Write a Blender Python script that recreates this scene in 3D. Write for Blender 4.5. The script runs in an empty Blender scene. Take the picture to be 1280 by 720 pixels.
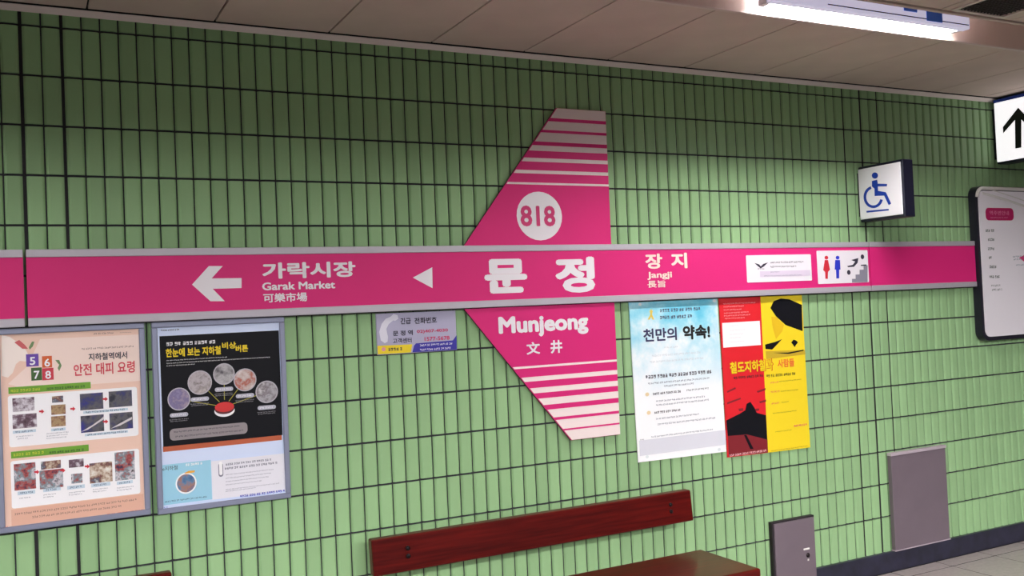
import bpy, bmesh, math, random
from mathutils import Matrix, Vector

random.seed(8)
SC = bpy.context.scene
COL = SC.collection

# ------------------------------------------------------------------ camera
CAM_LOC = Vector((-0.03196, -3.88119, 1.59148))
CAM_R = Vector((0.88703, -0.45963, -0.04385))
CAM_U = Vector((0.02874, -0.03983, 0.99879))
CAM_F = Vector((0.46082, 0.88722, 0.02212))
FPX = 1184.96
cd = bpy.data.cameras.new('camera')
cd.sensor_width = 36.0
cd.lens = FPX * 36 / 1280
cd.clip_start = 0.05
cd.clip_end = 60
cam = bpy.data.objects.new('camera', cd)
COL.objects.link(cam)
M = Matrix((CAM_R, CAM_U, -CAM_F)).transposed().to_4x4()
M.translation = CAM_LOC
cam.matrix_world = M
SC.camera = cam

# ------------------------------------------------------------------ world, exposure
w = bpy.data.worlds.new('world')
SC.world = w
w.use_nodes = True
w.node_tree.nodes['Background'].inputs[0].default_value = (0.02, 0.02, 0.022, 1)
w.node_tree.nodes['Background'].inputs[1].default_value = 1.0
SC.view_settings.view_transform = 'Standard'
SC.view_settings.look = 'None'
SC.view_settings.exposure = 0.0
SC.view_settings.gamma = 1.0
SC.view_settings.use_curve_mapping = False

ROW_LIGHT = 155.0      # diffusers of the ceiling lights added out of view
TUBE_LIGHT = 310.0     # fluorescent tubes in the recessed trough
TUBE_COLOR = (1.0, 0.985, 0.98)

# ------------------------------------------------------------------ helpers
def ray(px, py):
    return CAM_F + CAM_R * ((px - 640) / FPX) - CAM_U * ((py - 360) / FPX)

def at(px, py, Y=0.0):
    """point of the photograph laid on the vertical plane y = Y"""
    d = ray(px, py)
    t = (Y - CAM_LOC.y) / d.y
    return CAM_LOC + d * t

def at_x(px, py, X):
    d = ray(px, py)
    t = (X - CAM_LOC.x) / d.x
    return CAM_LOC + d * t

def project(v):
    d = v - CAM_LOC
    z = d.dot(CAM_F)
    return 640 + FPX * d.dot(CAM_R) / z, 360 - FPX * d.dot(CAM_U) / z

def lin(c):
    return tuple(((v / 255) / 12.92 if v / 255 <= 0.04045 else ((v / 255 + 0.055) / 1.055) ** 2.4) for v in c)

MATS = {}
def mat(name, rgb, rough=0.5, metal=0.0, spec=0.5, noise=0.0, nscale=8.0, bump=0.0, bscale=60.0, coat=0.0):
    """principled material; noise gives a slight procedural mottling"""
    if name in MATS:
        return MATS[name]
    m = bpy.data.materials.new(name)
    m.use_nodes = True
    nt = m.node_tree
    b = nt.nodes['Principled BSDF']
    c = lin(rgb) + (1,)
    b.inputs['Base Color'].default_value = c
    b.inputs['Roughness'].default_value = rough
    b.inputs['Metallic'].default_value = metal
    b.inputs['Specular IOR Level'].default_value = spec
    b.inputs['Coat Weight'].default_value = coat
    if noise or bump:
        tc = nt.nodes.new('ShaderNodeTexCoord')
    if noise:
        n = nt.nodes.new('ShaderNodeTexNoise')
        n.inputs['Scale'].default_value = nscale
        n.inputs['Detail'].default_value = 6
        nt.links.new(tc.outputs['Object'], n.inputs['Vector'])
        r = nt.nodes.new('ShaderNodeMapRange')
        r.inputs['From Min'].default_value = 0.3
        r.inputs['From Max'].default_value = 0.7
        r.inputs['To Min'].default_value = 1 - noise
        r.inputs['To Max'].default_value = 1 + noise
        nt.links.new(n.outputs['Fac'], r.inputs['Value'])
        mx = nt.nodes.new('ShaderNodeVectorMath')
        mx.operation = 'SCALE'
        mx.inputs[0].default_value = c[:3]
        nt.links.new(r.outputs['Result'], mx.inputs['Scale'])
        nt.links.new(mx.outputs['Vector'], b.inputs['Base Color'])
    if bump:
        n2 = nt.nodes.new('ShaderNodeTexNoise')
        n2.inputs['Scale'].default_value = bscale
        nt.links.new(tc.outputs['Object'], n2.inputs['Vector'])
        bp = nt.nodes.new('ShaderNodeBump')
        bp.inputs['Strength'].default_value = bump
        bp.inputs['Distance'].default_value = 0.002
        nt.links.new(n2.outputs['Fac'], bp.inputs['Height'])
        nt.links.new(bp.outputs['Normal'], b.inputs['Normal'])
    MATS[name] = m
    return m

def emit(name, rgb, strength):
    m = bpy.data.materials.new(name)
    m.use_nodes = True
    nt = m.node_tree
    nt.nodes.remove(nt.nodes['Principled BSDF'])
    e = nt.nodes.new('ShaderNodeEmission')
    e.inputs[0].default_value = tuple(rgb) + (1,)
    e.inputs[1].default_value = strength
    nt.links.new(e.outputs[0], nt.nodes['Material Output'].inputs[0])
    return m

def picture_mat(name, cols, scale=14.0, seed=0.0):
    """a printed photograph too blurred to read: irregular patches of a few inks"""
    if name in MATS:
        return MATS[name]
    m = bpy.data.materials.new(name)
    m.use_nodes = True
    nt = m.node_tree
    b = nt.nodes['Principled BSDF']
    b.inputs['Roughness'].default_value = 0.5
    tc = nt.nodes.new('ShaderNodeTexCoord')
    mp = nt.nodes.new('ShaderNodeMapping')
    mp.inputs['Location'].default_value = (seed * 3.1, seed, seed * 1.7)
    n = nt.nodes.new('ShaderNodeTexNoise')
    n.inputs['Scale'].default_value = scale
    n.inputs['Detail'].default_value = 5
    n.inputs['Roughness'].default_value = 0.62
    nt.links.new(tc.outputs['Object'], mp.inputs['Vector'])
    nt.links.new(mp.outputs['Vector'], n.inputs['Vector'])
    r = nt.nodes.new('ShaderNodeValToRGB')
    el = r.color_ramp.elements
    k = len(cols)
    pos = [0.32 + 0.36 * i / (k - 1) for i in range(k)]
    el[0].position, el[0].color = pos[0], lin(cols[0]) + (1,)
    el[1].position, el[1].color = pos[-1], lin(cols[-1]) + (1,)
    for i in range(1, k - 1):
        e = el.new(pos[i])
        e.color = lin(cols[i]) + (1,)
    nt.links.new(n.outputs['Fac'], r.inputs['Fac'])
    nt.links.new(r.outputs['Color'], b.inputs['Base Color'])
    MATS[name] = m
    return m

def wood_mat():
    m = bpy.data.materials.new('red_stained_wood')
    m.use_nodes = True
    nt = m.node_tree
    b = nt.nodes['Principled BSDF']
    b.inputs['Roughness'].default_value = 0.28
    b.inputs['Coat Weight'].default_value = 0.15
    b.inputs['Specular IOR Level'].default_value = 0.2
    b.inputs['Coat Roughness'].default_value = 0.12
    tc = nt.nodes.new('ShaderNodeTexCoord')
    mp = nt.nodes.new('ShaderNodeMapping')
    mp.inputs['Scale'].default_value = (1.6, 30, 30)
    n = nt.nodes.new('ShaderNodeTexNoise')
    n.inputs['Scale'].default_value = 2.2
    n.inputs['Detail'].default_value = 8
    nt.links.new(tc.outputs['Object'], mp.inputs['Vector'])
    nt.links.new(mp.outputs['Vector'], n.inputs['Vector'])
    r = nt.nodes.new('ShaderNodeValToRGB')
    el = r.color_ramp.elements
    el[0].position, el[0].color = 0.3, lin((64, 6, 5)) + (1,)
    el[1].position, el[1].color = 0.72, lin((98, 16, 12)) + (1,)
    nt.links.new(n.outputs['Fac'], r.inputs['Fac'])
    nt.links.new(r.outputs['Color'], b.inputs['Base Color'])
    return m

def tile_mat():
    """green glaze, each tile a shade of its own"""
    m = bpy.data.materials.new('green_glazed_tile')
    m.use_nodes = True
    nt = m.node_tree
    b = nt.nodes['Principled BSDF']
    b.inputs['Roughness'].default_value = 0.42
    b.inputs['Specular IOR Level'].default_value = 0.2
    g = nt.nodes.new('ShaderNodeNewGeometry')
    mr = nt.nodes.new('ShaderNodeMapRange')
    mr.inputs['To Min'].default_value = 0.93
    mr.inputs['To Max'].default_value = 1.07
    nt.links.new(g.outputs['Random Per Island'], mr.inputs['Value'])
    oi = nt.nodes.new('ShaderNodeObjectInfo')
    mr2 = nt.nodes.new('ShaderNodeMapRange')
    mr2.inputs['To Min'].default_value = 0.94
    mr2.inputs['To Max'].default_value = 1.06
    nt.links.new(oi.outputs['Random'], mr2.inputs['Value'])
    mu = nt.nodes.new('ShaderNodeMath')
    mu.operation = 'MULTIPLY'
    nt.links.new(mr.outputs['Result'], mu.inputs[0])
    nt.links.new(mr2.outputs['Result'], mu.inputs[1])
    vm = nt.nodes.new('ShaderNodeVectorMath')
    vm.operation = 'SCALE'
    vm.inputs[0].default_value = lin((152, 189, 139))
    nt.links.new(mu.outputs[0], vm.inputs['Scale'])
    nt.links.new(vm.outputs['Vector'], b.inputs['Base Color'])
    return m

def link(name, mesh, material, parent=None, loc=(0, 0, 0)):
    o = bpy.data.objects.new(name, mesh)
    COL.objects.link(o)
    if material is not None and not mesh.materials:
        mesh.materials.append(material)
    o.location = loc
    if parent is not None:
        o.parent = parent
    return o

def base(o):
    """world position of the top-level object at the head of a chain"""
    v = Vector((0, 0, 0))
    while o is not None:
        v = v + Vector(o.location)
        o = o.parent
    return v

def from_bm(name, bm, material, parent=None, smooth=False):
    """bm is in world coordinates"""
    bmesh.ops.recalc_face_normals(bm, faces=bm.faces)
    if parent is not None:
        bmesh.ops.translate(bm, verts=bm.verts, vec=-base(parent))
    me = bpy.data.meshes.new(name)
    bm.to_mesh(me)
    bm.free()
    if smooth:
        for p in me.polygons:
            p.use_smooth = True
    return link(name, me, material, parent)

def thing(name, label, cat, loc, group=None):
    o = bpy.data.objects.new(name, None)
    o.empty_display_size = 0.1
    COL.objects.link(o)
    o.location = loc
    o['label'] = label
    o['category'] = cat
    if group:
        o['group'] = group
    return o

def structure(o):
    o['kind'] = 'structure'
    return o

def add_box(bm, x0, x1, y0, y1, z0, z1, bevel=0.0, seg=2):
    vs = [bm.verts.new(v) for v in ((x0, y0, z0), (x1, y0, z0), (x1, y1, z0), (x0, y1, z0),
                                    (x0, y0, z1), (x1, y0, z1), (x1, y1, z1), (x0, y1, z1))]
    fs = [bm.faces.new([vs[i] for i in f]) for f in ((3, 2, 1, 0), (4, 5, 6, 7), (0, 1, 5, 4), (1, 2, 6, 5), (2, 3, 7, 6), (3, 0, 4, 7))]
    if bevel:
        es = set()
        for f in fs:
            es.update(f.edges)
        bmesh.ops.bevel(bm, geom=list(es), offset=bevel, segments=seg, affect='EDGES', profile=0.5)
    return vs

def box(name, material, parent, x0, x1, y0, y1, z0, z1, bevel=0.0, seg=2, smooth=False):
    bm = bmesh.new()
    add_box(bm, x0, x1, y0, y1, z0, z1, bevel, seg)
    return from_bm(name, bm, material, parent, smooth)

def add_prism(bm, pts, y0, y1):
    """polygon of (x, z) points, front at y0, back at y1"""
    a = [bm.verts.new((x, y0, z)) for x, z in pts]
    b = [bm.verts.new((x, y1, z)) for x, z in pts]
    bm.faces.new(a)
    bm.faces.new(b[::-1])
    n = len(pts)
    for i in range(n):
        bm.faces.new((a[i], b[i], b[(i + 1) % n], a[(i + 1) % n]))

def prism(name, material, parent, pts, y0, y1):
    bm = bmesh.new()
    add_prism(bm, pts, y0, y1)
    return from_bm(name, bm, material, parent)

def add_poly(bm, pts, y):
    bm.faces.new([bm.verts.new((x, y, z)) for x, z in pts])

def poly(name, material, parent, pts, y):
    bm = bmesh.new()
    add_poly(bm, pts, y)
    return from_bm(name, bm, material, parent)

def ppoly(name, material, parent, px, y):
    """print outline, read off the photograph and laid on the sheet"""
    return poly(name, material, parent, [(p.x, p.z) for p in (at(a, b, y) for a, b in px)], y)

def prect_c(px0, py0, px1, py1, y):
    cx, cy = (px0 + px1) / 2, (py0 + py1) / 2
    return at(px0, cy, y).x, at(px1, cy, y).x, at(cx, py1, y).z, at(cx, py0, y).z

def prect(name, material, parent, px0, py0, px1, py1, y):
    """upright print rectangle; py0, py1 are its top and bottom at mid width"""
    x0, x1, z0, z1 = prect_c(px0, py0, px1, py1, y)
    return poly(name, material, parent, [(x0, z0), (x1, z0), (x1, z1), (x0, z1)], y)

def rounded(x0, x1, z0, z1, r, n=5):
    pts = []
    for cx, cz, a0 in ((x1 - r, z0 + r, -90), (x1 - r, z1 - r, 0), (x0 + r, z1 - r, 90), (x0 + r, z0 + r, 180)):
        for i in range(n + 1):
            a = math.radians(a0 + 90 * i / n)
            pts.append((cx + r * math.cos(a), cz + r * math.sin(a)))
    return pts

def pround(name, material, parent, px0, py0, px1, py1, y, k=0.5):
    x0, x1, z0, z1 = prect_c(px0, py0, px1, py1, y)
    return poly(name, material, parent, rounded(x0, x1, z0, z1, min(x1 - x0, z1 - z0) * k), y)

def ellipse(cx, cz, rx, rz, n=28):
    return [(cx + rx * math.cos(2 * math.pi * i / n), cz + rz * math.sin(2 * math.pi * i / n)) for i in range(n)]

def pdisc(name, material, parent, px, py, r, y, ry=None):
    c = at(px, py, y)
    rx = at(px + r, py, y).x - c.x
    rz = c.z - at(px, py + (ry or r), y).z
    return poly(name, material, parent, ellipse(c.x, c.z, rx, rz), y)

def text_mesh(s, bold):
    """plain lettering, thickened by overlaid shifted copies"""
    me = text_raw(s)
    if bold > 0:
        vs = [v.co.copy() for v in me.vertices]
        fs = [list(p.vertices) for p in me.polygons]
        V, F = [], []
        n = 8
        for i in range(n + 1):
            a = 2 * math.pi * i / n
            dx, dy = (0, 0) if i == n else (bold * math.cos(a), bold * math.sin(a))
            off = len(V)
            V += [(v.x + dx, v.y + dy, i) for v in vs]
            F += [[k + off for k in f] for f in fs]
        bpy.data.meshes.remove(me)
        me = bpy.data.meshes.new('lettering')
        me.from_pydata(V, [], F)
    return me

def text_raw(s):
    c = bpy.data.curves.new('lettering', 'FONT')
    c.body = s
    c.size = 1.0
    c.resolution_u = 3
    o = bpy.data.objects.new('lettering', c)
    COL.objects.link(o)
    dg = bpy.context.evaluated_depsgraph_get()
    me = bpy.data.meshes.new_from_object(o.evaluated_get(dg))
    bpy.data.objects.remove(o)
    bpy.data.curves.remove(c)
    me.materials.clear()
    return me

def text(name, s, material, parent, px0, py0, px1, py1, y, bold=0.03):
    """lettering fitted in a rectangle of the wall plane"""
    x0, x1, z0, z1 = prect_c(px0, py0, px1, py1, y)
    return text_w(name, s, material, parent, x0, x1, z0, z1, y, bold)

def text_w(name, s, material, parent, x0, x1, z0, z1, y, bold=0.03):
    me = text_mesh(s, bold)
    xs = [v.co.x for v in me.vertices]
    ys = [v.co.y for v in me.vertices]
    a, b, c, d = min(xs), max(xs), min(ys), max(ys)
    o = base(parent)
    for v in me.vertices:
        v.co = Vector((x0 + (v.co.x - a) / (b - a) * (x1 - x0), y - v.co.z * 0.0001, z0 + (v.co.y - c) / (d - c) * (z1 - z0))) - o
    return link(name, me, material, parent)

def fine_print(material, parent, rows, y, name='fine_print', word=3.2):
    """rows of unreadably small print: (px0, py, px1, height) with py at mid width; each character a few loose strokes"""
    bm = bmesh.new()
    def rect(a, b, c, d):
        bm.faces.new([bm.verts.new(p) for p in ((a, y, c), (b, y, c), (b, y, d), (a, y, d))])
    for px0, py, px1, h in rows:
        x0, x1, z0, z1 = prect_c(px0, py - h * 0.62, px1, py + h * 0.62, y)
        s = (x1 - x0) / max(1, (px1 - px0))
        H = z1 - z0
        cw = max(H * 0.95, 0.9 * s)
        x = x0
        while x + cw * 0.6 < x1:
            for _ in range(random.randint(2, 4)):
                if x + cw * 0.9 > x1:
                    break
                t = H * (0.2 if h < 2 else 0.16)
                for k in random.sample((0.0, 0.4, 0.8), 2) if h < 2 else random.sample((0.0, 0.22, 0.44, 0.66, 0.84), 4):
                    rect(x, x + cw * random.uniform(0.5, 0.85), z0 + H * k, z0 + H * k + t)
                q = x + cw * random.uniform(0.3, 0.65)
                rect(q, q + cw * 0.2, z0 + H * random.uniform(0, 0.25), z1)
                x += cw
            x += cw * 0.45
    o = from_bm(name, bm, material, parent)
    o['kind'] = 'stuff'
    return o

def add_tube(bm, pts, r, n=10):
    """round bar through points"""
    rings = []
    for i, p in enumerate(pts):
        p = Vector(p)
        d = (Vector(pts[min(i + 1, len(pts) - 1)]) - Vector(pts[max(i - 1, 0)])).normalized()
        u = d.cross(Vector((0, 0, 1)))
        if u.length < 1e-3:
            u = d.cross(Vector((0, 1, 0)))
        u.normalize()
        v = d.cross(u)
        rings.append([bm.verts.new(p + (u * math.cos(2 * math.pi * k / n) + v * math.sin(2 * math.pi * k / n)) * r) for k in range(n)])
    for a, b in zip(rings, rings[1:]):
        for k in range(n):
            bm.faces.new((a[k], a[(k + 1) % n], b[(k + 1) % n], b[k]))
    bm.faces.new(rings[0][::-1])
    bm.faces.new(rings[-1])

def tube(name, material, parent, pts, r, n=10):
    bm = bmesh.new()
    add_tube(bm, pts, r, n)
    return from_bm(name, bm, material, parent, smooth=True)

# ------------------------------------------------------------------ materials
TILE = tile_mat()
GROUT = mat('dark_grout', (52, 50, 58), 0.9, noise=0.2, nscale=30)
CAULK = mat('black_caulk', (20, 18, 24), 0.7)
CEIL = mat('cream_ceiling_board', (222, 200, 190), 0.85, noise=0.04, nscale=5, bump=0.15, bscale=120)
CEILBACK = mat('dark_ceiling_void', (24, 20, 20), 0.95)
TRIMP = mat('pale_painted_trim', (226, 206, 200), 0.5)
FLOORT = mat('grey_stone_floor_tile', (172, 161, 160), 0.4, noise=0.12, nscale=40)
FLOORD = mat('darkened_unseen_floor_tile', (62, 61, 62), 0.45, noise=0.2, nscale=40)  # floor out of view, darkened to cut light bounced onto the upper wall
FLOORJ = mat('dark_floor_joint', (30, 26, 28), 0.9)
BASEM = mat('dark_polished_stone', (40, 40, 58), 0.3, noise=0.35, nscale=14)
PINK = mat('pink_enamel', (220, 44, 122), 0.4, spec=0.2)
RAIL = mat('satin_aluminium', (186, 180, 190), 0.45, metal=0.25)
DARKEDGE = mat('dark_sign_edge', (36, 26, 34), 0.6)
WHITE = mat('white_lettering', (240, 234, 240), 0.5)
PALE = mat('pale_stripe_vinyl', (244, 226, 224), 0.5)
WARMW = mat('cream_lettering', (244, 222, 210), 0.5)
FRAME = mat('blue_grey_aluminium_frame', (142, 146, 170), 0.4, metal=0.3)
WOOD = wood_mat()
BOLT = mat('dark_bolt_steel', (34, 24, 26), 0.35, metal=0.6)
STEEL = mat('painted_steel_leg', (70, 66, 70), 0.45, metal=0.4)
HATCH = mat('grey_violet_painted_steel', (112, 99, 108), 0.5, noise=0.05, nscale=6)
HATCHL = mat('pale_steel_lip', (196, 180, 192), 0.4, metal=0.2)
NAVY = mat('navy_black_housing', (16, 16, 40), 0.4)
SIGNW = mat('white_acrylic_face', (246, 242, 250), 0.4)
BLUE = mat('blue_vinyl', (20, 60, 168), 0.5)
BLACK = mat('black_vinyl', (10, 10, 14), 0.5)
CHROME = mat('bright_metal_and_reflection', (246, 242, 240), 0.25, metal=0.2)  # satin metal parts, and the painted reflection on the map board
BOARDF = mat('grey_white_board_face', (244, 238, 246), 0.35, coat=0.3)
TUNNEL = mat('dark_tunnel_concrete', (40, 38, 38), 0.9, noise=0.1)
GREYP = mat('grey_plaster', (84, 82, 78), 0.8, noise=0.03)
PLAT = emit('added_light_diffuser', TUBE_COLOR, ROW_LIGHT)
TUBEM = emit('lit_fluorescent_tube', (1.0, 0.97, 0.95), TUBE_LIGHT)

# ------------------------------------------------------------------ room shell
XL, XR, YF = -5.0, 11.0, -8.5
CZ = 2.785
GY = 0.0105                      # face of the grout behind the tiles
wall = structure(box('wall_back', GROUT, None, XL, XR, GY, 0.25, 0.0, 3.0))
structure(box('wall_front', TUNNEL, None, XL, XR, YF - 0.2, YF, -1.4, 3.0))
structure(box('wall_left', GREYP, None, XL - 0.2, XL, YF, 0.25, -1.4, 3.0))
structure(box('wall_right', GREYP, None, XR, XR + 0.2, YF, 0.25, -1.4, 3.0))

# tiles: 64.8 mm columns, 185 mm courses
PITCH, COURSE, ZROW = 0.06479, 0.185, 1.975
GAP_X, GAP_Z = 0.0052, 0.0088
WIDE = {0: 0.012, 2: 0.011, 64: 0.009, 66: 0.012, 68: 0.008}   # movement joints, this wide
def col_x(c):
    n = sum(1 for k in (0, 1, 2, 3, 64, 65, 66, 67, 68) if c >= k)
    bow = 0.0
    if 20 < c < 64:
        bow = -0.016 * math.sin(math.pi * (c - 20) / 44.0)
    return c * PITCH + 0.004 * n - 0.008 + bow

def tile_bm(bm, xw, z0, z1, ox=0.0):
    """glazed tile with eased long edges, origin at the left joint"""
    d, b1, b2 = GY + 0.002, 0.0045, 0.0095
    prof = [(0.0, d), (0.0, 0.0075), (b1, 0.0026), (b2, 0.0), (xw - b2, 0.0), (xw - b1, 0.0026), (xw, 0.0075), (xw, d)]
    a = [bm.verts.new((ox + x, y, z0)) for x, y in prof]
    b = [bm.verts.new((ox + x, y, z1)) for x, y in prof]
    for i in range(len(prof) - 1):
        bm.faces.new((a[i], a[i + 1], b[i + 1], b[i]))
    bm.faces.new(a[::-1])
    bm.faces.new(b)

covers = [(-0.5, 6.4, 1.60, 1.885), (-0.12, 0.386, 0.872, 1.60), (0.411, 0.92, 0.866, 1.60), (1.316, 1.69, 1.419, 1.598),
          (2.63, 3.178, 0.81, 1.6), (3.187, 3.766, 0.77, 1.6), (1.226, 2.868, 0.48, 0.62), (4.36, 4.82, 0.1, 0.67),
          (3.46, 3.745, 0.0, 0.4), (5.2, 6.2, 1.27, 2.2), (2.26, 2.53, 1.0, 2.5)]
tiles = []
for c in range(-40, 128):
    for r in range(-10, 5):
        gl = WIDE.get(c, GAP_X) / 2
        gr = WIDE.get(c + 1, GAP_X) / 2
        x0, x1 = col_x(c) + gl, col_x(c + 1) - gr
        z0 = ZROW + r * COURSE + GAP_Z / 2
        z1 = ZROW + (r + 1) * COURSE - GAP_Z / 2
        if r == -10:
            z0 = 0.105
        if r == 4:
            z1 = CZ - 0.005
        ctr = Vector(((x0 + x1) / 2, 0, (z0 + z1) / 2))
        hidden = any(a < ctr.x < b and e < ctr.z < f for a, b, e, f in covers)
        u, v = project(ctr)
        area = 0
        if -10 < u < 1290 and -10 < v < 730 and not hidden and ctr.x > -1.5:
            ua, va = project(Vector((x0, 0, ctr.z)))
            ub, vb = project(Vector((x1, 0, ctr.z)))
            uc, vc = project(Vector((ctr.x, 0, z0)))
            ud, vd = project(Vector((ctr.x, 0, z1)))
            area = abs(ub - ua) * abs(vd - vc)
        tiles.append((area, c, r, x0, x1, z0, z1))
tiles.sort(key=lambda t: -t[0])
shared = {}
for area, c, r, x0, x1, z0, z1 in tiles[:300]:
    key = (round(x1 - x0, 4), round(z1 - z0, 4))
    if key not in shared:
        bm = bmesh.new()
        tile_bm(bm, x1 - x0, 0.0, z1 - z0)
        bmesh.ops.recalc_face_normals(bm, faces=bm.faces)
        me = bpy.data.meshes.new('tile')
        bm.to_mesh(me)
        bm.free()
        shared[key] = me
    link('tile', shared[key], TILE, wall, (x0, random.uniform(0.0008, 0.0016), z0))
bm = bmesh.new()
for area, c, r, x0, x1, z0, z1 in tiles[300:]:
    tile_bm(bm, x1 - x0, z0, z1, x0)
bmesh.ops.translate(bm, verts=bm.verts, vec=(0, 0.001, 0))
o = from_bm('tiles', bm, TILE, wall)
o['kind'] = 'stuff'
for c, wd in WIDE.items():
    x = col_x(c)
    box('movement_joint', CAULK, wall, x - wd / 2 + 0.0005, x + wd / 2 - 0.0005, 0.007, GY + 0.003, 0.105, CZ)

structure(box('baseboard_back', BASEM, None, XL, XR, -0.02, 0.02, 0.0, 0.112, 0.004))

# floor
YE = -4.4                         # platform edge; the track lies beyond it
floor = structure(box('floor', FLOORJ, None, XL, XR, YE, 0.1, -0.2, -0.0015))
structure(box('floor_trackbed', TUNNEL, None, XL, XR, YF, YE + 0.4, -1.4, -1.2))
structure(box('trim_3', TUNNEL, None, XL, XR, YE + 0.002, YE + 0.1, -1.2, -0.2))
FT = 0.3747
ys = [-0.0205, -0.135] + [-0.135 - FT * k for k in range(1, 11)]
fm = {}
for i in range(-3, 21):
    x0 = 4.3195 + FT * (i - 11)
    for ya, yb in zip(ys, ys[1:]):
        near = ya > -1.0
        key = (round(ya - yb, 3), near)
        if key not in fm:
            b_ = bmesh.new()
            add_box(b_, 0.0045, FT - 0.0045, 0.0045, ya - yb - 0.0045, -0.008, 0.0, 0.0008, 1)
            bmesh.ops.recalc_face_normals(b_, faces=b_.faces)
            me = bpy.data.meshes.new('floor_tile')
            b_.to_mesh(me)
            b_.free()
            me.materials.append(FLOORT if near else FLOORD)
            fm[key] = me
        link('floor_tile', fm[key], None, floor, (x0, yb, 0))
bm = bmesh.new()
for a in range(30):
    for b in range(2):
        x0, y0 = XL + a * 0.54, ys[-1] - (b + 1) * 0.25
        add_box(bm, x0, min(x0 + 0.537, XR), y0, y0 + 0.247, -0.006, 0.0)
for a in range(0, 3):
    add_box(bm, XL + a * 0.93, XL + a * 0.93 + 0.927, ys[-1], -0.0205, -0.006, 0.0)
for a in range(0, 7):
    add_box(bm, 4.3195 + FT * 10 + a * 0.45, 4.3195 + FT * 10 + a * 0.45 + 0.447, ys[-1], -0.0205, -0.006, 0.0)
o = from_bm('far_floor_tiles', bm, FLOORD, floor)
o['kind'] = 'stuff'

# ceiling: void behind the boards, open over the light trough
TY0, TY1, TZ = -0.875, -1.16, 2.938
bm = bmesh.new()
add_box(bm, XL, XR, TY0 + 0.012, 0.1, CZ + 0.012, 3.1)
add_box(bm, XL, XR, YF, TY1 - 0.012, CZ + 0.012, 3.1)
add_box(bm, XL, XR, TY1 - 0.012, TY0 + 0.012, TZ + 0.01, 3.1)
ceiling = structure(from_bm('ceiling', bm, CEILBACK, None))
CP, CX0 = 0.465, 0.222
pm = {}
rows = [(-0.034, TY0 + 0.022)] + [(TY1 - 0.024 - 0.93 * k, TY1 - 0.024 - 0.93 * (k + 1)) for k in range(6)]
for i in range(-11, 23):
    x0 = CX0 + CP * i
    for k, (ya, yb) in enumerate(rows):
        if k == 1 and i == 7:
            continue                       # the grille sits in this bay
        g = 0.0036
        key = round(ya - yb, 3)
        if key not in pm:
            b_ = bmesh.new()
            add_box(b_, g, CP - g, g, ya - yb - g, 0.0, 0.012, 0.001, 1)
            bmesh.ops.recalc_face_normals(b_, faces=b_.faces)
            me = bpy.data.meshes.new('ceiling_panel')
            b_.to_mesh(me)
            b_.free()
            pm[key] = me
        link('ceiling_panel', pm[key], CEIL, ceiling, (x0, yb, CZ + random.uniform(0, 0.0008)))
bm = bmesh.new()
cove = [(0.0005, CZ - 0.022), (0.0005, CZ - 0.003), (-0.028, CZ - 0.003), (-0.028, CZ - 0.006)]
ends = [[bm.verts.new((x, y, z)) for y, z in cove] for x in (XL, XR)]
for k in range(4):
    bm.faces.new((ends[0][k], ends[0][(k + 1) % 4], ends[1][(k + 1) % 4], ends[1][k]))
bm.faces.new(ends[0][::-1])
bm.faces.new(ends[1])
structure(from_bm('trim_1', bm, mat('pale_trim_paint', (252, 236, 232), 0.4), None))

# trough lining and its edge strips
bm = bmesh.new()
add_box(bm, XL, XR, TY0, TY0 + 0.01, CZ, TZ + 0.01)
add_box(bm, XL, XR, TY1 - 0.01, TY1, CZ, TZ + 0.01)
add_box(bm, XL, XR, TY1, TY0, TZ, TZ + 0.01)
trough = structure(from_bm('trim_2', bm, CEIL, None))
box('edge_strip', TRIMP, trough, XL, XR, TY0 + 0.0005, TY0 + 0.02, CZ - 0.006, CZ + 0.008, 0.002, 1)
box('edge_strip', CEIL, trough, XL, XR, TY1 - 0.02, TY1 - 0.0005, CZ - 0.006, CZ + 0.008, 0.002, 1)

# ------------------------------------------------------------------ lamps
def cover_mat():
    m = mat('lavender_lamp_cover', (206, 204, 232), 0.4)
    b = m.node_tree.nodes['Principled BSDF']
    b.inputs['Emission Color'].default_value = (0.80, 0.78, 1.0, 1)
    b.inputs['Emission Strength'].default_value = 0.45
    return m
def trough_lamp(x0, x1, label, clips=()):
    t = thing('fluorescent_lamp', label, 'lamp', ((x0 + x1) / 2, -0.98, TZ))
    box('cover', cover_mat(), t, x0, x1, -1.0, -0.958, 2.797, TZ, 0.003, 1)
    tube('tube', TUBEM, t, [(x0 + 0.03, -0.925, 2.82), (x1 - 0.03, -0.925, 2.82)], 0.013, 12)
    for x in (x0, x1 - 0.03):
        box('tube_holder', mat('white_lamp_enamel', (236, 234, 244), 0.35), t, x, x + 0.03, -0.958, -0.905, 2.80, 2.85, 0.004)
    box('cover_seam', mat('dark_lamp_holder', (60, 50, 54), 0.5), t, x0 + 0.3, x1 - 0.01, -1.002, -0.999, 2.812, 2.816)
    for a, b, z0, z1 in clips:
        pa, pb = at(a, 22, -1.004), at(b, 22, -1.004)
        box('cover_clip', mat('blue_clip_plastic', (64, 124, 236), 0.5), t, pa.x, pb.x, -1.005, -0.9995, z0, z1, 0.002)
    return t
trough_lamp(2.72, 3.92, 'lit fluorescent lamp with lavender cover and blue clips in the ceiling trough', ((1131, 1147, 2.836, 2.9), (1159, 1178, 2.806, 2.9)))
trough_lamp(-2.4, -1.2, 'lit fluorescent lamp further left along the ceiling trough, outside the frame')

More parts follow.
